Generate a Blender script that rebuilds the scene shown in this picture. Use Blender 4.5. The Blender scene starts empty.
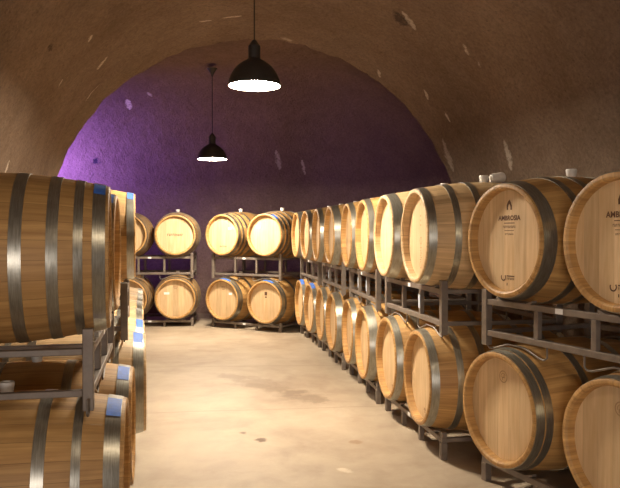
import bpy, math, random
from mathutils import Vector, Matrix, noise
random.seed(7)
C = bpy.context.scene.collection
PI = math.pi

# ------------------------------------------------------------------ camera
CAMZ = 1.385; FPX = 700.0
cd = bpy.data.cameras.new('camera'); cam = bpy.data.objects.new('camera', cd); C.objects.link(cam)
cd.sensor_width = 36; cd.lens = FPX / 620 * 36; cd.clip_start = .05
cam.location = (0, 0, CAMZ); cam.rotation_euler = (PI/2 - math.atan(10/FPX), 0, 0)
bpy.context.scene.camera = cam

# ------------------------------------------------------------------ node helpers
def new_mat(name):
    m = bpy.data.materials.new(name); m.use_nodes = True
    nt = m.node_tree; b = nt.nodes['Principled BSDF']
    return m, nt, b
def N(nt, typ, **kw):
    n = nt.nodes.new(typ)
    for k, v in kw.items():
        if k in ('operation', 'blend_type', 'data_type', 'noise_dimensions', 'interpolation_type', 'feature', 'clamp'): setattr(n, k, v)
        else: n.inputs[k].default_value = v
    return n
def M2(nt, op, a, b=None, c=None, clamp=False):
    n = nt.nodes.new('ShaderNodeMath'); n.operation = op; n.use_clamp = clamp
    for i, v in enumerate((a, b, c)):
        if v is None: continue
        if isinstance(v, (int, float)): n.inputs[i].default_value = v
        else: nt.links.new(v, n.inputs[i])
    return n.outputs[0]
def mix(nt, fac, a, b, bt='MIX'):
    n = nt.nodes.new('ShaderNodeMixRGB'); n.blend_type = bt
    for i, v in enumerate((fac, a, b)):
        if isinstance(v, (int, float)): n.inputs[i].default_value = v
        elif isinstance(v, tuple): n.inputs[i].default_value = (*v, 1) if len(v) == 3 else v
        else: nt.links.new(v, n.inputs[i])
    return n.outputs[0]
def ramp(nt, fac, stops):
    n = nt.nodes.new('ShaderNodeValToRGB'); e = n.color_ramp.elements
    while len(e) < len(stops): e.new(.5)
    for k, (p, c) in enumerate(stops): e[k].position = p; e[k].color = (*c, 1)
    nt.links.new(fac, n.inputs[0]); return n.outputs[0]
def noise_tex(nt, vec, scale, detail=4, rough=.55, dist=0):
    n = N(nt, 'ShaderNodeTexNoise', Scale=scale, Detail=detail, Roughness=rough, Distortion=dist)
    if vec is not None: nt.links.new(vec, n.inputs['Vector'])
    return n.outputs['Fac']
def bump(nt, b, h, strength, dist=.01):
    n = N(nt, 'ShaderNodeBump', Strength=strength, Distance=dist)
    nt.links.new(h, n.inputs['Height']); nt.links.new(n.outputs[0], b.inputs['Normal'])
def world_pos(nt):
    return nt.nodes.new('ShaderNodeNewGeometry').outputs['Position']
def seg_mask(nt, pos, p0, p1, w, nz, soft=.6):
    """1 inside a thin ragged streak from p0 to p1 (surface marks, also painted highlights and shade)"""
    L = (Vector(p1) - Vector(p0)).length
    d = []
    for p in (p0, p1):
        n = nt.nodes.new('ShaderNodeVectorMath'); n.operation = 'DISTANCE'
        nt.links.new(pos, n.inputs[0]); n.inputs[1].default_value = tuple(p); d.append(n.outputs['Value'])
    s = M2(nt, 'ADD', d[0], d[1]); s = M2(nt, 'SUBTRACT', s, L)
    s = M2(nt, 'DIVIDE', s, w)
    s = M2(nt, 'ADD', s, M2(nt, 'MULTIPLY_ADD', nz, 5.0, -2.6))
    return M2(nt, 'SUBTRACT', 1.0, s, clamp=True)

# ------------------------------------------------------------------ materials
def wood(name, lo, hi, kind, rough=.55):
    m, nt, b = new_mat(name)
    uv = nt.nodes.new('ShaderNodeUVMap').outputs[0]
    sp = nt.nodes.new('ShaderNodeSeparateXYZ'); nt.links.new(uv, sp.inputs[0])
    u, v = sp.outputs[0], sp.outputs[1]
    rnd = nt.nodes.new('ShaderNodeObjectInfo').outputs['Random']
    if kind == 'stave': nb = 28.0
    else: nb = 7.0
    k = M2(nt, 'MULTIPLY', u, nb); fl = M2(nt, 'FLOOR', k); fr = M2(nt, 'FRACT', k)
    wn = nt.nodes.new('ShaderNodeTexWhiteNoise'); wn.noise_dimensions = '2D'
    cb = nt.nodes.new('ShaderNodeCombineXYZ'); nt.links.new(fl, cb.inputs[0]); nt.links.new(rnd, cb.inputs[1])
    nt.links.new(cb.outputs[0], wn.inputs['Vector']); bn = wn.outputs['Value']
    cg = nt.nodes.new('ShaderNodeCombineXYZ')
    nt.links.new(M2(nt, 'MULTIPLY', u, 90.0 if kind == 'stave' else 26.0), cg.inputs[0])
    nt.links.new(M2(nt, 'MULTIPLY', v, 1.6), cg.inputs[1]); nt.links.new(M2(nt, 'MULTIPLY_ADD', bn, 20.0, M2(nt, 'MULTIPLY', rnd, 40.0)), cg.inputs[2])
    g = noise_tex(nt, cg.outputs[0], 1.0, 5, .6, .3)
    base = ramp(nt, g, [(.3, lo), (.68, hi)])
    tone = M2(nt, 'MULTIPLY_ADD', bn, .22, .84)
    cc = nt.nodes.new('ShaderNodeCombineXYZ')
    for i in range(3): nt.links.new(tone, cc.inputs[i])
    base = mix(nt, 1.0, base, cc.outputs[0], 'MULTIPLY')
    # blotchy wear
    ob = nt.nodes.new('ShaderNodeTexCoord').outputs['Object']
    bl = noise_tex(nt, ob, 5.0, 3, .5)
    base = mix(nt, M2(nt, 'MULTIPLY', M2(nt, 'SUBTRACT', bl, .5, clamp=True), 1.3 if kind == 'stave' else .5), base, tuple(c*.55 for c in lo))
    e = M2(nt, 'ABSOLUTE', M2(nt, 'SUBTRACT', fr, .5))
    w = .486 if kind == 'stave' else .489
    seam = M2(nt, 'GREATER_THAN', e, w)
    base = mix(nt, M2(nt, 'MULTIPLY', seam, .55 if kind == 'stave' else .3), base, tuple(c*.35 for c in lo))
    nt.links.new(base, b.inputs['Base Color']); b.inputs['Roughness'].default_value = rough
    bump(nt, b, M2(nt, 'SUBTRACT', M2(nt, 'MULTIPLY', g, .5), seam), .35, .003)
    return m
M_stave = wood('oak_staves', (.36, .185, .058), (.60, .355, .125), 'stave')
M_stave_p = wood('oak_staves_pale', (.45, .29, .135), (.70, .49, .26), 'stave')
M_head = wood('oak_head', (.60, .40, .20), (.76, .555, .32), 'head', .6)

def plain(name, col, rough=.5, metal=0.0, nz=.15, sc=20, dirt=None):
    m, nt, b = new_mat(name)
    ob = nt.nodes.new('ShaderNodeTexCoord').outputs['Object']
    f = noise_tex(nt, ob, sc, 4, .6)
    c = ramp(nt, f, [(.3, tuple(x*(1-nz) for x in col)), (.7, tuple(min(1, x*(1+nz)) for x in col))])
    if dirt:
        g = noise_tex(nt, ob, sc*.35, 4, .65)
        c = mix(nt, M2(nt, 'MULTIPLY', M2(nt, 'SUBTRACT', g, .5, clamp=True), 3.0, clamp=True), c, dirt)
    nt.links.new(c, b.inputs['Base Color'])
    nt.links.new(M2(nt, 'MULTIPLY_ADD', f, .25, rough-.12), b.inputs['Roughness'])
    b.inputs['Metallic'].default_value = metal
    return m
def hoop_mat():
    m, nt, b = new_mat('galvanised_hoop')
    uv = nt.nodes.new('ShaderNodeUVMap').outputs[0]
    mp = N(nt, 'ShaderNodeMapping'); mp.inputs['Scale'].default_value = (14, 90, 1); nt.links.new(uv, mp.inputs[0])
    f = noise_tex(nt, mp.outputs[0], 2.0, 5, .65)
    ob = nt.nodes.new('ShaderNodeTexCoord').outputs['Object']
    g = noise_tex(nt, ob, 9, 4, .6)
    c = ramp(nt, f, [(.3, (.27, .26, .215)), (.7, (.46, .445, .38))])
    c = mix(nt, M2(nt, 'MULTIPLY', M2(nt, 'SUBTRACT', g, .48, clamp=True), 2.5, clamp=True), c, (.26, .23, .18))
    nt.links.new(c, b.inputs['Base Color']); b.inputs['Metallic'].default_value = .85
    nt.links.new(M2(nt, 'MULTIPLY_ADD', f, .2, .24), b.inputs['Roughness'])
    bump(nt, b, f, .15, .002)
    return m
M_hoop = hoop_mat()
M_rack = plain('rack_steel', (.20, .165, .135), .5, .25, .2, 14, (.13, .085, .06))
M_rod = plain('saddle_rod_steel', (.22, .19, .16), .55, .4)
M_white = plain('white_silicone', (.78, .75, .68), .5)
M_label = plain('paper_label', (.82, .82, .80), .6, 0, .05)
M_blue = plain('blue_tape', (.05, .16, .58), .55, 0, .25, 30)
M_plate = plain('pale_blue_plate', (.55, .63, .72), .5, 0, .1)
M_ink = plain('burnt_ink', (.12, .055, .025), .7)
M_ink2 = plain('faint_burnt_ink', (.42, .26, .13), .7)
M_black = plain('lamp_black', (.045, .04, .035), .5, .2)
M_inner = plain('lamp_white_inside', (.85, .83, .78), .4)
M_stain = plain('wine_stain', (.10, .03, .05), .5)
def emis(name, col, s):
    m, nt, b = new_mat(name)
    b.inputs['Base Color'].default_value = (*col, 1)
    b.inputs['Emission Color'].default_value = (*col, 1); b.inputs['Emission Strength'].default_value = s
    return m

# ------------------------------------------------------------------ mesh helpers
class MB:
    def __init__(s): s.v = []; s.f = []; s.uv = []
    def quad(s, idx, uvs=None): s.f.append(tuple(idx)); s.uv.append(uvs or [(0, 0)]*len(idx))
    def box(s, lo, hi, mat=None):
        b = len(s.v)
        for z in (lo[2], hi[2]):
            for x, y in ((lo[0], lo[1]), (hi[0], lo[1]), (hi[0], hi[1]), (lo[0], hi[1])):
                p = Vector((x, y, z)); s.v.append(mat @ p if mat else p)
        for q in ((0,3,2,1), (4,5,6,7), (0,1,5,4), (1,2,6,5), (2,3,7,6), (3,0,4,7)): s.quad([b+i for i in q])
        return s
    def tube(s, pts, r, n=8):
        pts = [Vector(p) for p in pts]; base = len(s.v)
        for i, p in enumerate(pts):
            t = (pts[min(i+1, len(pts)-1)] - pts[max(i-1, 0)]).normalized()
            a = t.orthogonal().normalized() if i == 0 else (a - t*a.dot(t)).normalized()
            bb = t.cross(a)
            for k in range(n):
                w = 2*PI*k/n; s.v.append(p + (a*math.cos(w) + bb*math.sin(w))*r)
        for i in range(len(pts)-1):
            for k in range(n):
                k2 = (k+1) % n
                s.quad([base+i*n+k, base+i*n+k2, base+(i+1)*n+k2, base+(i+1)*n+k])
        s.quad([base+k for k in reversed(range(n))]); s.quad([base+(len(pts)-1)*n+k for k in range(n)])
        return s
    def lathe(s, prof, axis='x', seg=56, closed=True, origin=(0, 0, 0), caps=False):
        """prof: list of (along, radius, v)"""
        base = len(s.v); n = len(prof); O = Vector(origin)
        for k in range(seg):
            w = 2*PI*k/seg; cw, sw = math.cos(w), math.sin(w)
            for a, r, *_ in prof:
                s.v.append(O + (Vector((a, r*sw, r*cw)) if axis == 'x' else Vector((r*cw, r*sw, a))))
        m = n if closed else n-1
        for k in range(seg):
            k2 = (k+1) % seg
            for i in range(m):
                j = (i+1) % n
                va, vb = prof[i][0], prof[j][0]
                q = [base+k*n+i, base+k*n+j, base+k2*n+j, base+k2*n+i]
                u0, u1 = k/seg, (k+1)/seg
                uvs = [(u0, va), (u0, vb), (u1, vb), (u1, va)]
                if axis == 'x': q = q[::-1]; uvs = uvs[::-1]
                s.quad(q, uvs)
        if caps:
            for i, rev in ((0, axis != 'x'), (n-1, axis == 'x')):
                r_ = [base+k*n+i for k in range(seg)]
                s.quad(r_[::-1] if rev else r_)
        return s
    def build(s, name, mat, parent=None, smooth=False, bevel=0):
        me = bpy.data.meshes.new(name); me.from_pydata([tuple(v) for v in s.v], [], s.f)
        ul = me.uv_layers.new(name='UVMap'); i = 0
        for uvs in s.uv:
            for t in uvs: ul.data[i].uv = t; i += 1
        me.materials.append(mat); me.validate()
        if smooth:
            me.shade_smooth()
            try: me.set_sharp_from_angle(angle=math.radians(35))
            except Exception: pass
        o = bpy.data.objects.new(name, me); C.objects.link(o)
        if parent: o.parent = parent
        if bevel:
            md = o.modifiers.new('bevel', 'BEVEL'); md.width = bevel; md.segments = 2; md.limit_method = 'ANGLE'
        return o
def empty(name, loc=(0, 0, 0), rz=0):
    o = bpy.data.objects.new(name, None); C.objects.link(o); o.empty_display_size = .1
    o.location = loc; o.rotation_euler = (0, 0, rz); return o
def tag(o, label=None, cat=None, group=None, kind=None):
    for k, v in (('label', label), ('category', cat), ('group', group), ('kind', kind)):
        if v: o[k] = v
    return o
def copy_part(o, parent):
    c = o.copy(); C.objects.link(c); c.parent = parent
    for g in o.children: copy_part(g, c)
    return c

# ------------------------------------------------------------------ text as flat meshes
def text_mesh(txt, size, bold=0.0):
    cu = bpy.data.curves.new('lettering', 'FONT'); cu.body = txt; cu.size = size; cu.align_x = 'CENTER'; cu.offset = bold; cu.resolution_u = 2
    o = bpy.data.objects.new('lettering', cu); C.objects.link(o)
    bpy.context.view_layer.update()
    me = bpy.data.meshes.new_from_object(o.evaluated_get(bpy.context.evaluated_depsgraph_get()))
    vs = [v.co.copy() for v in me.vertices]; fs = [tuple(p.vertices) for p in me.polygons]
    bpy.data.objects.remove(o); bpy.data.curves.remove(cu); bpy.data.meshes.remove(me)
    return vs, fs
HX = .475 - .048 + .0012        # stamps lie on the recessed head
def add_flat(mb, vs, fs, y, z, x=HX):
    """vs in the plane (right, up) as seen by someone facing the head; right of the viewer = +y of the barrel"""
    b = len(mb.v)
    for v in vs: mb.v.append(Vector((x, y + v[0], .35 + z + v[1])))
    for f in fs: mb.quad([b+i for i in f])
def rect(mb, y, z, w, h): add_flat(mb, [(-w/2, -h/2), (w/2, -h/2), (w/2, h/2), (-w/2, h/2)], [(0, 1, 2, 3)], y, z)
def arc(mb, y, z, r, wd, a0, a1, n=14):
    vs = []; fs = []
    for i in range(n+1):
        a = math.radians(a0 + (a1-a0)*i/n)
        for q in (r-wd/2, r+wd/2): vs.append((q*math.cos(a), q*math.sin(a)))
    for i in range(n): fs.append((2*i, 2*i+1, 2*i+3, 2*i+2))
    add_flat(mb, vs, fs, y, z)
def block_word(mb, y, z, w, h, n):
    # lettering too small to read: a run of short strokes
    rs = random.Random(n); x = -w/2
    for i in range(n):
        cw = w/n; k = rs.choice((0, 1, 2))
        rect(mb, y+x+cw*.2, z, cw*.28, h)
        if k: rect(mb, y+x+cw*.5, z+(h*.36 if k == 1 else -h*.36), cw*.45, h*.26)
        if k != 1: rect(mb, y+x+cw*.68, z, cw*.2, h)
        x += cw
def stamp_ambrosia(which=0):
    mb = MB()
    if which == 1:
        add_flat(mb, *text_mesh('AMBROSIA', .036, .0012), 0, .108)
        rect(mb, 0, .093, .085, .004); block_word(mb, 0, .073, .10, .012, 11)
        rect(mb, 0, .053, .075, .003); block_word(mb, 0, .034, .07, .009, 8)
        return mb
    if which == 2:
        arc(mb, -.045, -.196, .017, .007, -210, 40)
        rect(mb, .012, -.188, .062, .006); block_word(mb, .012, -.202, .062, .012, 7); rect(mb, -.015, -.232, .006, .014)
        return mb
    # pointed flame arch
    out = [(-.020, -.022), (-.021, .000), (-.013, .018), (0, .032), (.013, .018), (.021, .000), (.020, -.022)]
    inn = [(-.009, -.022), (-.010, -.008), (-.006, .002), (0, .010), (.006, .002), (.010, -.008), (.009, -.022)]
    add_flat(mb, out+inn, [(i, i+1, i+8, i+7) for i in range(6)], 0, .185)
    return mb
def stamp_seal(z=.17):
    mb = MB(); arc(mb, 0, z, .030, .005, 0, 360, 24); arc(mb, 0, z, .018, .004, 20, 200)
    rect(mb, 0, z-.004, .022, .006); rect(mb, .006, z+.008, .006, .018); rect(mb, -.008, z-.012, .006, .012)
    return mb
def stamp_vertical():
    mb = MB(); rect(mb, 0, .205, .012, .018)
    for z in (.13, .10, .07): rect(mb, .01, z, .02, .012)
    arc(mb, .015, -.03, .022, .006, 0, 360, 18); rect(mb, .015, -.075, .035, .006)
    for k in range(5): rect(mb, .015 + (.006 if k % 2 else -.006), -.095-.014*k, .028, .006)
    arc(mb, .015, -.185, .022, .006, 80, 380, 16)
    rect(mb, .020, -.238, .035, .008); rect(mb, .020, -.226, .03, .004)
    return mb
def stamp_center():
    mb = MB(); rect(mb, .03, .02, .012, .085); rect(mb, .05, .0, .014, .06); rect(mb, .045, -.05, .02, .012); return mb
def stamp_small(y, z, w=.035, h=.02):
    mb = MB(); rect(mb, y, z, w, h); rect(mb, y, z-h, w*.7, h*.4); return mb
def stamp_word(z, w, h, n):
    mb = MB(); block_word(mb, 0, z, w, h, n); return mb
STAMPS = {}
def get_stamp(key, fn, mat):
    if key not in STAMPS:
        o = fn().build('stamp', mat); me = o.data; bpy.data.objects.remove(o); STAMPS[key] = me
    return STAMPS[key]

# ------------------------------------------------------------------ barrel
LH = .475; RB = .350; RH = .298
def rad(x): return RB - (RB-RH)*(x/LH)**2
def staves_mb():
    p = []; K = 18
    for i in range(K+1):
        x = -LH + .003 + (2*LH-.006)*i/K; p.append((x, rad(x)))
    p += [(LH, RH-.004), (LH, RH-.018), (LH-.008, RH-.027), (LH-.060, RH-.030), (LH-.064, RH-.07), (LH-.090, RH-.07)]
    q = [(-x, r) for x, r in reversed(p[K+1:])]
    return MB().lathe(p + q[:0] + [(-a, r) for a, r in reversed(p[K+1:])], seg=64, origin=(0, 0, RB))
def hoop_mb(a, b):      # a,b measured from the head end; side +
    x1, x0 = LH-a, LH-b; t = .0035; n = 4
    out = [(x0+(x1-x0)*i/n, rad(x0+(x1-x0)*i/n)+t) for i in range(n+1)]
    inn = [(x, r-t-.004) for x, r in reversed(out)]
    mid = sum(x for x, _ in out)/len(out)
    return MB().lathe(out+inn, seg=64, origin=(0, 0, RB)), mid
def head_mb():
    mb = MB(); n = 56; r = RH-.029; X = LH-.048
    for k in range(n): mb.v.append(Vector((X, r*math.sin(2*PI*k/n), RB+r*math.cos(2*PI*k/n))))
    for k in range(n): mb.v.append(Vector((X-.022, r*math.sin(2*PI*k/n), RB+r*math.cos(2*PI*k/n))))
    def uvof(v): return ((v.y+.3)/.6, (v.z-RB+.3)/.6)
    f = list(range(n))[::-1]; mb.quad(f, [uvof(mb.v[i]) for i in f])
    g = list(range(n, 2*n)); mb.quad(g, [uvof(mb.v[i]) for i in g])
    for k in range(n):
        k2 = (k+1) % n; mb.quad([k, k2, n+k2, n+k])
    return mb
HOOPS = {'six': [(.010, .058), (.165, .205), (.310, .350)],
         'eight': [(.014, .062), (.096, .130), (.184, .226), (.310, .355)],
         'left': [(.016, .076), (.158, .192), (.285, .330)],
         'twin': [(.008, .052), (.060, .098), (.300, .342)],
         'wide': [(.012, .082), (.215, .258), (.350, .392)]}
stub = empty('stub')
P_staves = staves_mb().build('staves', M_stave, stub, True).data
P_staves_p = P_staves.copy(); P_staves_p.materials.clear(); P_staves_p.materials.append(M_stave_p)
P_head = head_mb().build('head', M_head, stub).data
P_bung = MB().lathe([(0, .024), (.012, .027), (.040, .031), (.046, .028), (.046, .018), (.030, .014), (.030, .001), (0, .001)], 'z', 20, True, (0, 0, 2*RB-.002)).build('bung', M_white, stub, True).data
P_hoops = {}
for k, L in HOOPS.items():
    P_hoops[k] = []
    for a, b in L:
        mb, _ = hoop_mb(a, b); o = mb.build('hoop', M_hoop, stub, True)
        # rivet heads on the hoop lap
        P_hoops[k].append(o.data)
# hoop rivets: a small sub-part shared by the front hoops
def tape_mb(a, b, ang0, ang1, lift=.005):
    mb = MB(); n = 6; base = 0
    for i in range(n+1):
        w = math.radians(ang0 + (ang1-ang0)*i/n)
        for x in (LH-b, LH-a):
            r = rad(x)+lift; mb.v.append(Vector((x, r*math.sin(w), RB+r*math.cos(w))))
    for i in range(n):
        q = [2*i, 2*i+1, 2*i+3, 2*i+2]; mb.quad(q)
    return mb
TAPES = {}
def tape_mesh(key, a, b, a0, a1, mat):
    if key not in TAPES:
        o = tape_mb(a, b, a0, a1).build('tape', mat, stub)
        md = o.data; TAPES[key] = md
    return TAPES[key]
def rivet_mb(x):
    mb = MB()
    for w in (-8, -3):
        a = math.radians(w+150); r = rad(x)+.003
        p = Vector((x, r*math.sin(a), RB+r*math.cos(a))); d = Vector((0, math.sin(a), math.cos(a)))
        mb.tube([p, p+d*.004], .005, 8)
    return mb
def link(name, me, parent, mat=None):
    o = bpy.data.objects.new(name, me); C.objects.link(o); o.parent = parent; return o
def make_barrel(key, pale):
    r = empty('wine_barrel')
    link('staves', P_staves_p if pale else P_staves, r)
    link('head', P_head, r); h = link('head', P_head, r); h.rotation_euler = (0, 0, PI)
    for me in P_hoops[key]:
        link('hoop', me, r); h = link('hoop', me, r); h.rotation_euler = (0, 0, PI)
    link('bung', P_bung, r)
    return r
PROTO = {}
CELLAR = 'wine barrels racked in the cellar'
def barrel(head, n_ang, zc, label, key='six', pale=False, tape=None, stamp=None, stickers=(), group=CELLAR, bung=True):
    """head: (x, y) of the front head centre; n_ang: the way the head faces; zc: height of the axis"""
    nx, ny = math.cos(n_ang), math.sin(n_ang)
    loc = (head[0]-nx*LH, head[1]-ny*LH, zc-RB)
    k = (key, pale)
    if k not in PROTO:
        o = PROTO[k] = make_barrel(key, pale); BASE[k] = [(c_.name.split('.')[0], c_.data, c_.rotation_euler.z) for c_ in o.children]
    else:
        src = PROTO[k]; o = src.copy(); C.objects.link(o)
        for nm, me, rz in BASE[k]:
            p = bpy.data.objects.new(nm, me); C.objects.link(p); p.parent = o; p.rotation_euler = (0, 0, rz)
    o.location = loc; o.rotation_euler = (0, 0, n_ang)
    tag(o, label, 'barrel', group)
    if not bung:
        for ch in list(o.children):
            if ch.name.startswith('bung'): bpy.data.objects.remove(ch)
    if tape:
        for key_, a, b, a0, a1 in tape:
            t = link('tape', tape_mesh(key_, a, b, a0, a1, M_blue), o); t['label'] = 'blue tape on the head hoop'
    if stamp:
        key_, fn, mat = stamp
        if key_ == 'amb':
            for nm, w_, lb_ in (('flame_emblem', 0, 'dark pointed flame emblem'), ('lettering', 1, 'dark burnt lettering'), ('maker_mark', 2, 'small dark hooked mark')):
                s = link(nm, get_stamp('amb%d' % w_, lambda: stamp_ambrosia(w_), mat), o); s['label'] = lb_
        else:
            s = link('stamp', get_stamp(key_, fn, mat), o); s['label'] = 'mark burnt into the head'
    for (y, z, w, h) in stickers:
        mb = MB(); rect(mb, y, z, w, h); mb.build('sticker', M_label, o)['label'] = 'small white paper sticker'
    return o
BASE = {}

# ------------------------------------------------------------------ racks
PITCH = .715; OVER = .095; RD = .71     # rack frame depth; the frame's front lies OVER behind the heads
HALF = .60; INN = .19; TR = .016; TB = .021       # half size of the square tube
RRAIL = .320                           # barrel radius where the rails carry it
def rack(kind, center, n_ang, label, dz=0.0, shift=0.0, half=HALF, plates=(), group=None, dzb=0.0, over=OVER, drop=0.0):
    """center: point on the head line midway between two barrels"""
    n = Vector((math.cos(n_ang), math.sin(n_ang))); o_ = Vector(center) - n*over
    d = Vector((-n.y, n.x)); o_ = o_ + d*shift
    RD = .95 - 2*over; RRAIL = rad(LH-over) + .0085
    r = empty('barrel_rack', (o_.x, o_.y, 0), n_ang)
    tag(r, label, 'rack', group)
    if kind == 'low':
        zr = .46 - RRAIL - TR + dz
        for x in (0, -RD):
            MB().box((x-TR, -half-TB, zr-TR), (x+TR, half+TB, zr+TR)).build('rail', M_rack, r, bevel=.003)
            for y in (-half, -INN, INN, half):
                w = TB if abs(y) == half else TR
                MB().box((x-w*.95, y-w, 0), (x+w*.95, y+w, zr-TR)).build('leg', M_rack, r, bevel=.003)
            for y in (-half, half):
                MB().box((x-TR, y-TB, zr+TR), (x+TR, y+TB, zr+TR+.035)).build('stop', M_rack, r, bevel=.003)
        for y in (-half, half):
            MB().box((-RD+TR, y-TR, zr-TR*.8), (-TR, y+TR, zr+TR*.8)).build('crossbar', M_rack, r, bevel=.003)
        ztop = zr + TR
    else:
        z0, z1 = .834+dz+dzb, 1.372-RRAIL-TR+dz-drop
        for x in (0, -RD):
            for z in (z0, z1):
                MB().box((x-TR, -half+TB, z-TR), (x+TR, half-TB, z+TR)).build('rail', M_rack, r, bevel=.003)
            for y in (-half, half):
                MB().box((x-TB, y-TB, .765+dz+dzb), (x+TB, y+TB, 1.100+dz)).build('post', M_rack, r, bevel=.003)
            for y in (-INN, INN):
                MB().box((x-TR*.9, y-TR, z0+TR), (x+TR*.9, y+TR, z1-TR)).build('post', M_rack, r, bevel=.003)
            for yb in (-PITCH/2, PITCH/2):
                y0 = yb - shift; q = dz + dzb
                pts = [(x, y0-.235, z0-TR), (x, y0-.235, .764+q), (x, y0-.215, .750+q), (x, y0-.185, .752+q), (x, y0-.06, .4665+RRAIL+q), (x, y0+.06, .4665+RRAIL+q), (x, y0+.185, .752+q), (x, y0+.215, .750+q), (x, y0+.235, .764+q), (x, y0+.235, z0-TR)]
                MB().tube(pts, .0055, 6).build('saddle_rod', M_rod, r, True)
        for y in (-half, half):
            for z in (z0, z1):
                MB().box((-RD+TB, y-TR, z-TR*.8), (-TB, y+TR, z+TR*.8)).build('crossbar', M_rack, r, bevel=.003)
        ztop = z1 + TR
        for (y, w) in plates:
            m = MB().box((TR*.9, y-w/2, z0+.055), (TR*.9+.003, y+w/2, z0+.145)).build('reflector_plate', M_plate, r)
            m['label'] = 'pale blue plate on a rack post'
    for x in (0, -RD):
        for yb in (-PITCH/2, PITCH/2):
            for s in (-1, 1):
                y = yb - shift + s*.12
                mb = MB(); m = Matrix.Translation((x, y, ztop+.006)) @ Matrix.Rotation(s*math.radians(20), 4, 'X')
                mb.box((-TR, -.025, -.008), (TR, .025, .004), m); mb.build('cradle', M_rack, r, bevel=.002)
    if kind == 'high' or True:
        zz = (1.372-RRAIL-TR-drop if kind == 'high' else .46-RRAIL-TR)+dz
        MB().box((TR, -.05, zz-.013), (TR+.0015, .0, zz+.013)).build('label_plate', M_label, r)
    return r

ORD = ['first', 'second', 'third', 'fourth', 'fifth', 'sixth', 'seventh', 'eighth', 'ninth', 'tenth']
# right row, nearest rack first: (centre, yaw of the row)
RR = [((1.145, 3.335), 23.5), ((.622, 4.862), 10), ((.390, 6.285), 7), ((.160, 7.70), 8.5), ((-.090, 9.11), 11)]
RU = 'upper tier of the right-hand row'; RL = 'lower tier of the right-hand row'
def add2(c, d, s, n, t): return (c[0]+d[0]*s+n[0]*t, c[1]+d[1]*s+n[1]*t)
UPZ = 1.372
TL_ = [.0, .015, 0, 0, 0, 0, 0, 0, 0, 0]
TO = [.0, -.02, .02, .02, .0, .01, .02, .045, .05, .045]     # small in/out differences of the upper barrels, near to far
UP_LABEL = [
 'nearest barrel of the right upper tier, cut by the photo edge',
 'large barrel with flame emblem and complete AMBROSIA lettering, right upper tier',
 'bright barrel with faint vertical lettering on its head, upper tier right of the aisle',
 'upper right barrel with blank glowing head, just before the one with vertical lettering',
 'upper right barrel with brown mark mid-head, nearer of the two marked so',
 'upper right barrel with darker rim and small mid-head mark, fifth from far end',
 'upper right barrel with shaded pinkish head, fourth from far end',
 'upper right barrel, narrow head sliver, third from the far end of its tier',
 'upper right barrel, very narrow bright head, second from the far end',
 'farthest barrel of the right upper tier, beside the back racks']
LO_LABEL = [
 'nearest barrel of the right lower tier, cut by the photo edge, faint seal on head',
 'large lower right barrel with shiny twin hoops and round seal on its head',
 'lower right barrel below the one with vertical lettering, rack end beside it',
 'lower right barrel with faint oval mark, fourth counted from the camera',
 'lower right barrel with wide bright hoop, fifth counted from the camera',
 'lower right barrel with brown knot low on its head, sixth from the camera',
 'lower right barrel, fourth from the far end, pale narrow head',
 'lower right barrel, third from the far end, behind the two taped ones',
 'lower right barrel with blue tape, nearer of the two taped ones at far end',
 'farthest lower right barrel, blue tape on top of its hoop']
upst = {1: ('amb', stamp_ambrosia, M_ink), 0: ('amb', stamp_ambrosia, M_ink), 2: ('vert', stamp_vertical, M_ink2), 4: ('cen', stamp_center, M_ink2), 5: ('cen', stamp_center, M_ink2)}
lost = {0: ('seal', stamp_seal, M_ink2), 1: ('seal', stamp_seal, M_ink2), 2: ('sm1', lambda: stamp_small(.04, -.2, .04, .018), M_ink2), 3: ('sm1', None, M_ink2), 5: ('sm2', lambda: stamp_small(-.03, -.17, .04, .045), M_ink2)}
T1 = [('tape_top', .010, .056, -8, 34)]
for i, (c, th) in enumerate(RR):
    t = math.radians(th); n = (-math.cos(t), -math.sin(t)); ang = math.atan2(n[1], n[0]); d = (math.sin(t), -math.cos(t)); YB = math.radians(-1.8) if i == 1 else 0; XS = 1.06 if i == 0 else 1
    for j, s in enumerate((PITCH/2, -PITCH/2)):
        k = 2*i + j
        barrel(add2(c, d, s*XS, n, TO[k]), ang + YB + random.uniform(-.008, .008), UPZ - (.022 if i == 0 else 0), UP_LABEL[k], key=['wide', 'wide', 'six', 'wide', 'six', 'six', 'wide', 'six', 'six', 'wide'][k], pale=k in (2, 3), stamp=upst.get(k))
        barrel(add2(c, d, s*XS, n, TL_[k]), ang + YB + random.uniform(-.008, .008), .46, LO_LABEL[k], key=['six', 'twin', 'six', 'six', 'wide', 'six', 'wide', 'six', 'six', 'six'][k], stamp=lost.get(k), tape=T1 if k in (8, 9) else None, bung=False)
    w = ['nearest', 'second', 'third', 'fourth', 'farthest'][i]
    rack('low', c, ang, f'{w} low steel rack on the floor of the right row, counted from the camera', group='low racks on the floor')
    rack('high', c, ang, f'{w} raised steel rack between the right row tiers, counted from the camera', group='raised racks between the tiers', dz=-.022 if i == 0 else 0, dzb=.022 if i == 0 else 0, plates=[[], [(INN, .03)], [(INN, .03), (-INN, .03)], [(-INN, .03)], []][i])

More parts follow.
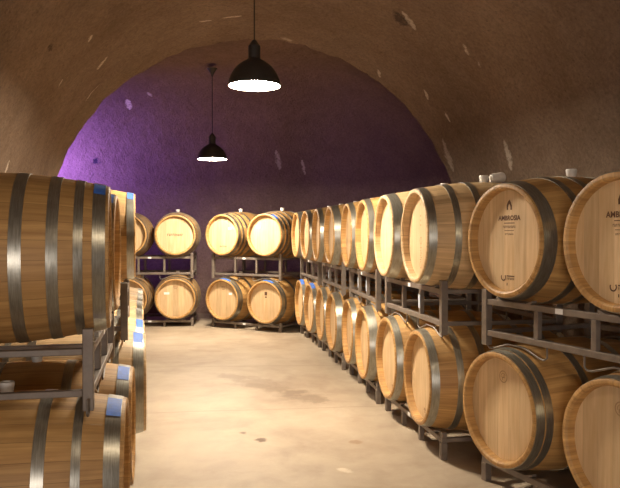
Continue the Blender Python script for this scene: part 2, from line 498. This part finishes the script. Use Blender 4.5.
# back racks: (centre, facing of heads)
t = math.atan2(-.857, -.515); S2 = (-.975, 10.06); n = (math.cos(t), math.sin(t)); d = (-n[1], n[0])   # d points to the right seen from the camera
for tier, zc in (('upper', 1.372), ('lower', .42)):
    for side, s in (('left', -PITCH/2-.022), ('right', PITCH/2+.022)):
        if tier == 'upper': st = ('word_low', lambda: stamp_word(-.17, .13, .022, 6), M_ink) if side == 'left' else None; sk = [(.12, .09, .055, .03)] if side == 'left' else [(-.13, .11, .07, .03)]
        else: st = ('small_top', lambda: stamp_small(0, .18, .07, .03), M_ink2) if side == 'left' else ('small_top2', lambda: stamp_small(0, .12, .045, .05), M_ink); sk = [(.13, .09, .06, .035)] if side == 'left' else []
        tp = [('tape_back', .010, .050, -5, 26)] if tier == 'lower' else ([('tape_side', .010, .058, 22, 42)] if side == 'right' else None)
        lab = {('upper', 'left'): 'back barrel with small word low on its head, upper left of centre rack', ('upper', 'right'): 'back barrel of pale yellow head, upper right on the centre rack, beside the right row',
               ('lower', 'left'): 'back barrel with blue tape and sticker, lower left on the centre rack', ('lower', 'right'): 'back barrel with small square dark mark high on head, lower right on centre rack'}[(tier, side)]
        barrel(add2(S2, d, s, n, 0), t, zc, lab, key='twin' if tier == 'lower' else 'eight', tape=tp, stamp=st, stickers=sk)
rack('low', S2, t, 'low steel rack on the floor at the back, right of the gap', dz=-.04, group='low racks on the floor')
rack('high', S2, t, 'raised steel rack at the back, right of the gap between the back stacks', dzb=-.04, group='raised racks between the tiers')
t = math.atan2(-.995, .1); S1 = (-2.36, 10.36); n = (math.cos(t), math.sin(t)); d = (-n[1], n[0])
for tier, zc in (('upper', 1.372), ('lower', .42)):
    for side, s in (('left', -PITCH/2), ('right', PITCH/2)):
        st = None; sk = []
        if side == 'right':
            if tier == 'upper': st = ('word_mid', lambda: stamp_word(0, .24, .034, 9), M_ink)
            else: st = ('small_top', None, M_ink2); sk = [(-.13, .08, .08, .035)]
        lab = {('upper', 'left'): 'back barrel half hidden by the left row, upper tier', ('upper', 'right'): 'back barrel with a faint word across its head, upper tier left of the gap',
               ('lower', 'left'): 'back barrel mostly hidden by the left row, lower tier', ('lower', 'right'): 'back barrel with white sticker on its head, lower tier left of the gap'}[(tier, side)]
        barrel(add2(S1, d, s, n, 0), t, zc, lab, key='eight' if side == 'left' else 'six', stamp=st, stickers=sk)
rack('low', S1, t, 'low steel rack on the floor at the back, left of the gap', dz=-.04, group='low racks on the floor')
rack('high', S1, t, 'raised steel rack at the back, left of the gap between the back stacks', dzb=-.04, group='raised racks between the tiers')

# left row: (centre, row yaw)
LL = [((-.848, 3.30), 12, -.072), ((-1.117, 4.727), 14, 0), ((-1.463, 6.137), 13.5, 0), ((-1.80, 7.55), 13.5, 0)]
LLAB = ['nearest lower left barrel, big side-on, blue tape on its end hoop', 'second lower left barrel, blue tape on hoop, behind the nearest one',
        'third lower left barrel, shiny hoop with pale blue tape, jutting into the aisle', 'fourth lower left barrel, brightly lit hoop with blue tape just above the third',
        'fifth lower left barrel, sliver glimpsed above the taped fourth', 'sixth lower left barrel, sliver glimpsed behind the fifth',
        'seventh lower left barrel, tiny sliver far along the left row', 'last lower left barrel, farthest of the left row']
TL = [('tape_left', .012, .055, -26, -8)]
for i, (c, th, dz) in enumerate(LL):
    t = math.radians(th); n = (math.cos(t), math.sin(t)); d = (-math.sin(t), math.cos(t))
    for j, s in enumerate((-PITCH/2, PITCH/2)):
        k = 2*i+j
        barrel(add2(c, d, s, n, 0), t, .46+dz, LLAB[k], key='left' if k in (0, 1, 2) else 'six', tape=[('tape_near', .018, .074, -30, -5)] if k in (0, 1, 2) else ([('tape_right', .012, .056, -30, -5)] if k == 3 else None), pale=k > 1)
    rack('low', c, t, ['nearest low rack under the left row', 'second low rack under the left row', 'third low rack under the left row', 'farthest low rack under the left row'][i] + ' of barrels', dz=dz, group='low racks on the floor')
c, th, dz = LL[0]; t = math.radians(th); n = (math.cos(t), math.sin(t)); d = (-math.sin(t), math.cos(t))
rack('high', c, t, 'raised steel rack with thick near post, under the big left barrel', over=.138, drop=.014, dz=-.085, dzb=.013, shift=.06, group='raised racks between the tiers')
barrel(add2(c, d, -.31, n, -.068), t+.045, 1.287, 'nearest upper left barrel, side-on and largest, with four hoops in view', key='eight', tape=[('tape_left8', .016, .060, -34, -14)])
barrel(add2(c, d, .41, n, -.08), t, 1.287, 'second upper left barrel, thin slice with dark blue tape on hoop', key='six', tape=[('tape_left6', .012, .056, -34, -12)])
c, th, dz = LL[1]; t = math.radians(th); n = (math.cos(t), math.sin(t)); d = (-math.sin(t), math.cos(t))
rack('high', c, t, 'raised steel rack under the third upper left barrel, beside the aisle', over=.125, drop=.012, shift=-.03, group='raised racks between the tiers')
barrel(add2(c, d, .33, n, -.06), t, 1.372, 'third upper left barrel, pale hoop with light blue tape, last of its tier', key='six', tape=[('tape_left6', .012, .056, -34, -12)])
# a loose bung lying on the eighth barrel of the upper right tier
lb = MB().lathe([(-.045, .001), (-.045, .026), (-.03, .030), (.03, .034), (.045, .030), (.045, .016), (.02, .012), (.02, .001)], 'x', 24, True).build('loose_bung', M_white, None, True)
lb.location = (1.225, 4.585, 1.752); lb.rotation_euler = (0, math.radians(-8), math.radians(15))
tag(lb, 'white bung lying on its side behind the top of the AMBROSIA barrel', 'bung')

# ------------------------------------------------------------------ lamps
def build_lamp():
    r = empty('pendant_lamp')
    # rim at z=0
    prof = [(0, .200), (.012, .199), (.035, .194), (.075, .180), (.115, .158), (.150, .128), (.178, .092), (.198, .058), (.208, .046), (.300, .046), (.308, .040), (.345, .016), (.350, .006)]
    inner = [(z-.004 if z > .02 else z, max(.002, q-.004)) for z, q in reversed(prof[:9])]
    sh = MB().lathe(prof + [(.34, .002), (.19, .002)] + [(.19, .04)] + inner[1:], 'z', 48, True); sh.build('lamp_shade', M_black, r, True)
    MB().lathe([(.006, .1925), (.030, .188), (.004, .1925)], 'z', 48, True).build('rim', M_inner, r, True)
    dome = [(.020, .001), (.019, .06), (.017, .12), (.014, .17), (.010, .191), (.016, .191), (.026, .12), (.030, .001)]
    MB().lathe(dome, 'z', 48, True).build('diffuser', M_glow, r, True)['label'] = 'glowing white lamp opening'
    return r
M_glow = emis('lamp_glow', (1.0, .86, .68), 400.0)
M_glow_dim = emis('lamp_glow_dim', (1.0, .80, .58), 40.0)
LAMPS = [((-.420, 5.3), 2.500, 3.55, 'larger black dome pendant lamp, lit, hanging nearer over the aisle'),
         ((-1.31, 9.4), 2.385, 3.60, 'smaller far black dome pendant lamp with ceiling cup, lit'),
         ((.48, 1.2), 2.55, 3.55, 'black dome pendant lamp hanging above the camera, out of frame')]
CZ = 1.22; R_T = 2.38
def tcx(y): return -.65 + (-.208/.978)*(y-8.0)
first = build_lamp(); fch = list(first.children)
for i, ((x, y), z, zc, lab) in enumerate(LAMPS):
    if i == 0: o = first
    else:
        o = first.copy(); C.objects.link(o)
        for ch in fch: copy_part(ch, o)
    o.location = (x, y, z); tag(o, lab, 'lamp', 'pendant lamps')
    if i != 1: zc = CZ + math.sqrt(R_T**2 - ((x-tcx(y))*1)**2) - .01
    if i == 2:
        for ch in o.children:
            if ch.name.startswith('diffuser'): ch.data = ch.data.copy(); ch.data.materials.clear(); ch.data.materials.append(M_glow_dim)
    MB().tube([(0, 0, .345), (0, 0, zc-z)], .005, 8).build('cord', M_black, o, True)
    MB().lathe([(zc-z-.11, .008), (zc-z-.10, .014), (zc-z-.075, .020), (zc-z-.03, .050), (zc-z, .070), (zc-z, .001)], 'z', 24, True).build('ceiling_cup', M_black, o, True)

bpy.data.objects.remove(stub) if not stub.children else None
for o in list(stub.children) if stub.name in bpy.data.objects else []: bpy.data.objects.remove(o)
if 'stub' in bpy.data.objects: bpy.data.objects.remove(bpy.data.objects['stub'])

# ------------------------------------------------------------------ cave surfaces
def wob(p, amp=.03):
    p = Vector(p); return amp*(noise.noise(p*1.1) + .5*noise.noise(p*3.1) + .22*noise.noise(p*9.0) + .10*noise.noise(p*22.0))
def ray(px, py): return Vector(((px-310)/FPX, 1, (234-py)/FPX))
def hit(px, py):
    r = ray(px, py); t = .5
    while t < 30:
        p = Vector((0, 0, CAMZ)) + r*t
        if p.y < 8:
            if p.z > CZ:
                if math.hypot(p.x-tcx(p.y), p.z-CZ) > R_T: return p
            elif abs(p.x-tcx(p.y)) > R_T: return p
        else:
            q = max(0, p.y-9.6)/2.6; 
            if p.y > 9.6 and p.z > 1.2 and math.hypot(p.y-9.6, (p.z-1.2)*2.6/2.45) > 2.6: return p
            if p.y > 12.2 or p.z > 3.65: return p
        t += .01
    return p
def rock(name, streaks, base_lo, base_hi):
    m, nt, b = new_mat(name); pos = world_pos(nt)
    big = noise_tex(nt, pos, .8, 4, .6); fine = noise_tex(nt, pos, 30, 8, .75); med = noise_tex(nt, pos, 5, 5, .65)
    c = ramp(nt, M2(nt, 'MULTIPLY_ADD', big, .6, M2(nt, 'MULTIPLY', med, .4)), [(.34, base_lo), (.66, base_hi)])
    c = mix(nt, M2(nt, 'MULTIPLY', M2(nt, 'SUBTRACT', fine, .46, clamp=True), 2.2, clamp=True), c, tuple(x*.45 for x in base_lo))
    c = mix(nt, M2(nt, 'MULTIPLY', M2(nt, 'SUBTRACT', .44, fine, clamp=True), 2.0, clamp=True), c, tuple(min(1, x*1.5) for x in base_hi))
    vo = N(nt, 'ShaderNodeTexVoronoi', Scale=16.0); nt.links.new(pos, vo.inputs['Vector'])
    pit = M2(nt, 'LESS_THAN', vo.outputs['Distance'], .12)
    c = mix(nt, M2(nt, 'MULTIPLY', pit, .4), c, tuple(x*.3 for x in base_lo))
    mpx = N(nt, 'ShaderNodeMapping'); nt.links.new(pos, mpx.inputs[0]); mpx.inputs['Scale'].default_value = (1, 1, 1)
    rag = noise_tex(nt, pos, 22, 4, .75)
    for p0, p1, w, col, f in streaks:
        k = seg_mask(nt, pos, p0, p1, w*1.8, rag)
        c = mix(nt, M2(nt, 'MULTIPLY', k, min(1, f*1.25)), c, col)
    nt.links.new(c, b.inputs['Base Color']); b.inputs['Roughness'].default_value = .8
    b.inputs['Specular IOR Level'].default_value = .3
    h = M2(nt, 'MULTIPLY_ADD', fine, .5, M2(nt, 'MULTIPLY', med, 1.0))
    bump(nt, b, h, 1.0, .05)
    return m
W = (.80, .70, .58)
def S(x0, y0, x1, y1, w=.006, col=W, f=.7): return (hit(x0, y0), hit(x1, y1), w, col, f)
st_near = [S(146, 71, 152, 68, .02, W, .6), S(158, 66, 172, 59, .02, W, .7), S(176, 60, 190, 53, .01, W, .5), S(262, 42, 272, 43, .02, W, .5), S(280, 40, 292, 42, .012, W, .4),  # this row: edge highlights of the arch lip, painted as white dashes
           S(92, 35, 89, 42), S(107, 56, 98, 70), S(102, 85, 86, 103, .004), S(63, 80, 59, 87), S(9, 160, 5, 176),
           S(462, 45, 468, 58, .004), S(476, 62, 479, 70, .004), S(424, 90, 428, 100), S(444, 112, 450, 122, .004), S(442, 140, 452, 172, .010, W, .5),
           S(504, 140, 512, 170, .008, W, .55), S(370, 76, 384, 88, .004, W, .5), S(200, 22, 212, 21), S(222, 19, 242, 16), S(378, 70, 380, 78, .004),
           S(396, 14, 404, 26, .035, (.10, .07, .055), .8), S(402, 12, 415, 32, .004, (.66, .58, .5), .8), S(50, 46, 54, 52, .006, (.08, .05, .03), .7)]  # first two: chunk hole in the vault, its shade and lit edge painted on
M_rock = rock('shotcrete', st_near, (.225, .152, .098), (.37, .268, .195))
st_far = [S(96, 160, 96, 163, .05, (.03, .02, .04), .9), S(128, 100, 130, 110, .01), S(148, 92, 152, 96, .01), S(302, 160, 305, 175, .004, W, .5), S(276, 150, 280, 170, .006, W, .4), S(330, 150, 334, 160, .02, W, .3)]
M_rock2 = rock('shotcrete_chamber', st_far, (.185, .115, .088), (.275, .18, .14))

def grid(name, rows, mat, kind='structure', flip=False):
    v = [p for r in rows for p in r]; m = len(rows[0]); f = []
    for i in range(len(rows)-1):
        for j in range(m-1):
            q = (i*m+j, i*m+j+1, (i+1)*m+j+1, (i+1)*m+j); f.append(q[::-1] if flip else q)
    me = bpy.data.meshes.new(name); me.from_pydata([tuple(p) for p in v], [], f); me.materials.append(mat); me.shade_smooth()
    o = bpy.data.objects.new(name, me); C.objects.link(o); o['kind'] = 'structure'; return o
Y0 = -3.5
NY = 300
ys = [Y0 + (8-Y0)*i/NY for i in range(NY+1)]
def tpt(y, a=None, side=None, z=None):
    cx = tcx(y)
    if a is not None:
        dx, dz = math.cos(a), math.sin(a); p = Vector((cx+R_T*dx, y, CZ+R_T*dz)); k = wob(p) + (.02*noise.noise(p*6) if y > 7.7 else 0)
        return p + Vector((dx, 0, dz))*k
    p = Vector((cx+side*R_T, y, z)); return p + Vector((side, 0, 0))*wob(p)
grid('ceiling', [[tpt(y, a=PI*j/200) for j in range(201)] for y in ys], M_rock)
grid('wall_right', [[tpt(y, side=1, z=-.02+(CZ+.02)*j/12) if j < 12 else tpt(y, a=0) for j in range(13)] for y in ys], M_rock)
grid('wall_left', [[tpt(y, side=-1, z=-.02+(CZ+.02)*j/12) if j < 12 else tpt(y, a=PI) for j in range(13)] for y in ys], M_rock)
# wall behind the camera
cx = tcx(Y0); mbb = MB(); pts = [(cx+R_T*1.03*math.cos(PI*j/40), Y0+.02, CZ+R_T*1.03*math.sin(PI*j/40)) for j in range(41)]
mbb.v = [Vector(p) for p in [(cx+R_T*1.03, Y0+.02, -.02)] + pts + [(cx-R_T*1.03, Y0+.02, -.02)]]; mbb.quad(list(range(len(mbb.v))))
mbb.build('wall_front', M_rock)['kind'] = 'structure'
# the arch wall where the tunnel opens into the cross chamber
rows = []
cx = tcx(8.0); inner = [tpt(8.0, side=1, z=-.02)] + [tpt(8.0, side=1, z=CZ*j/6) for j in range(1, 6)] + [tpt(8.0, a=PI*j/90) for j in range(91)] + [tpt(8.0, side=-1, z=CZ*(6-j)/6) for j in range(1, 6)] + [tpt(8.0, side=-1, z=-.02)]
def outer_pt(p):
    d = Vector((p.x-cx, 0, p.z-CZ))
    if p.z < CZ: return Vector((2.6 if d.x > 0 else -9.2, p.y, p.z))
    if d.length < 1e-4: return p
    ts = []
    if d.x > 1e-6: ts.append((2.6-cx)/d.x)
    if d.x < -1e-6: ts.append((-9.2-cx)/d.x)
    if d.z > 1e-6: ts.append((3.95-CZ)/d.z)
    return Vector((cx, p.y, CZ)) + d*min(ts)
arch_rows = []
for k in range(9):
    u = (k/8)**2; arch_rows.append([q.lerp(outer_pt(q), u) + Vector((0, .02*noise.noise(q*4+Vector((k, 0, 0))) + .06*min(1, k/2), 0)) if k else q for q in inner])
grid('wall_arch', arch_rows, M_rock2)
# swept chamber wall
path = []
for i in range(60): path.append((Vector((-9 + 8.8*i/59, 9.6, 0)), Vector((0, 1, 0))))
for i in range(1, 31):
    a = PI/2*(1 - i/30); path.append((Vector((-.2, 9.6, 0)), Vector((math.cos(a), math.sin(a), 0))))
for i in range(1, 9): path.append((Vector((-.2, 9.6-1.62*i/8, 0)), Vector((1, 0, 0))))
prof = [(1, z) for z in (-.02, .25, .5, .75, 1.0)] + [(math.cos(a), 1.2+2.45*math.sin(a)) for a in [PI/2*j/30 for j in range(31)]]
rows = []
for base, out in path:
    r = []
    for q, z in prof:
        p = base + out*2.6*q + Vector((0, 0, z)); r.append(p + (out*q + Vector((0, 0, .6*(1-q))))*wob(p, .04))
    rows.append(r)
grid('wall_back', rows, M_rock2)
grid('ceiling', [[(lambda p: p + Vector((0, 0, .6*wob(p, .04) if y > 9.55 else wob(p, .04))))(Vector((-9 + 8.8*i/59, y, 3.65))) for y in [7.98 + 1.62*j/12 for j in range(13)]] for i in range(60)], M_rock2)
mbb = MB(); mbb.v = [Vector(p) for p in [(-9, 7.9, -.02), (-9, 12.4, -.02), (-9, 12.4, 4.0), (-9, 7.9, 4.0)]]; mbb.quad([0, 1, 2, 3]); mbb.build('wall_far_left', M_rock2)['kind'] = 'structure'

# ------------------------------------------------------------------ floor
def gp(px, py):
    y = CAMZ*FPX/(py-234); return ((px-310)/FPX*y, y, 0)
m, nt, b = new_mat('concrete_floor'); pos = world_pos(nt)
big = noise_tex(nt, pos, .9, 5, .6, .5); med = noise_tex(nt, pos, 4, 6, .65, .4); fine = noise_tex(nt, pos, 60, 4, .7)
c = ramp(nt, M2(nt, 'MULTIPLY_ADD', big, .55, M2(nt, 'MULTIPLY', med, .45)), [(.36, (.28, .21, .145)), (.5, (.37, .295, .21)), (.64, (.44, .36, .265))])
c = mix(nt, M2(nt, 'MULTIPLY', M2(nt, 'SUBTRACT', fine, .5, clamp=True), .5), c, (.25, .18, .11))
rag = noise_tex(nt, pos, 7, 5, .7)
for a_, b_, w, col, f in [(gp(222, 374), gp(300, 396), .05, (.2, .14, .09), .45), (gp(285, 392), gp(322, 402), .12, (.17, .12, .08), .6), (gp(240, 384), gp(300, 392), .03, (.2, .14, .09), .35),
                          (gp(240, 433), gp(243, 434), .04, (.10, .055, .03), .9), (gp(259, 440), gp(263, 442), .05, (.10, .055, .03), .9), (gp(354, 442), gp(358, 444), .05, (.25, .15, .08), .7),
                          (gp(190, 350), gp(220, 352), .05, (.24, .17, .11), .4), (gp(340, 470), gp(352, 474), .03, (.72, .64, .5), .5)]:
    c = mix(nt, M2(nt, 'MULTIPLY', seg_mask(nt, pos, a_, b_, w, rag), f), c, col)
sp = nt.nodes.new('ShaderNodeSeparateXYZ'); nt.links.new(pos, sp.inputs[0])
for yy, sl in ((7.35, .05), (5.55, .12), (9.2, .03)):
    l = M2(nt, 'ABSOLUTE', M2(nt, 'SUBTRACT', sp.outputs[1], M2(nt, 'MULTIPLY_ADD', sp.outputs[0], sl, M2(nt, 'MULTIPLY_ADD', big, .08, yy-.04))))
    c = mix(nt, M2(nt, 'MULTIPLY', M2(nt, 'LESS_THAN', l, .009), .4), c, (.2, .14, .09))
nt.links.new(c, b.inputs['Base Color'])
nt.links.new(M2(nt, 'MULTIPLY_ADD', med, .3, .42), b.inputs['Roughness'])
bump(nt, b, M2(nt, 'ADD', med, M2(nt, 'MULTIPLY', fine, .3)), .12, .01)
fl = MB(); fl.v = [Vector(p) for p in [(-9.2, -3.6, 0), (4.9, -3.6, 0), (4.9, 12.6, 0), (-9.2, 12.6, 0)]]; fl.quad([0, 1, 2, 3]); fl.build('floor', m)['kind'] = 'structure'

# ------------------------------------------------------------------ light
def area(name, loc, target, power, col, size):
    l = bpy.data.lights.new(name, 'AREA'); l.energy = power; l.color = col; l.size = size; l.shape = 'DISK'
    o = bpy.data.objects.new(name, l); C.objects.link(o); o.location = loc
    o.rotation_euler = (Vector(target)-Vector(loc)).to_track_quat('-Z', 'Y').to_euler(); return o
vl = area('violet_uplight', (-5.0, 10.7, 1.9), (-4.0, 12.2, 3.0), 120, (.37, .20, 1.0), .3); vl.data.spread = math.radians(138)
area('rear_fill', (-.2, -2.6, 1.2), (1.9, 2.2, 3.0), 92, (1.0, .90, .84), 1.5)  # added fill behind the camera, lifts vault and near barrels; no door there
w = bpy.data.worlds.new('world'); bpy.context.scene.world = w; w.use_nodes = True
w.node_tree.nodes['Background'].inputs[0].default_value = (.01, .008, .006, 1)
vs = bpy.context.scene.view_settings
vs.view_transform = 'Standard'; vs.look = 'None'; vs.gamma = 1; vs.use_curve_mapping = False; vs.exposure = 0.0
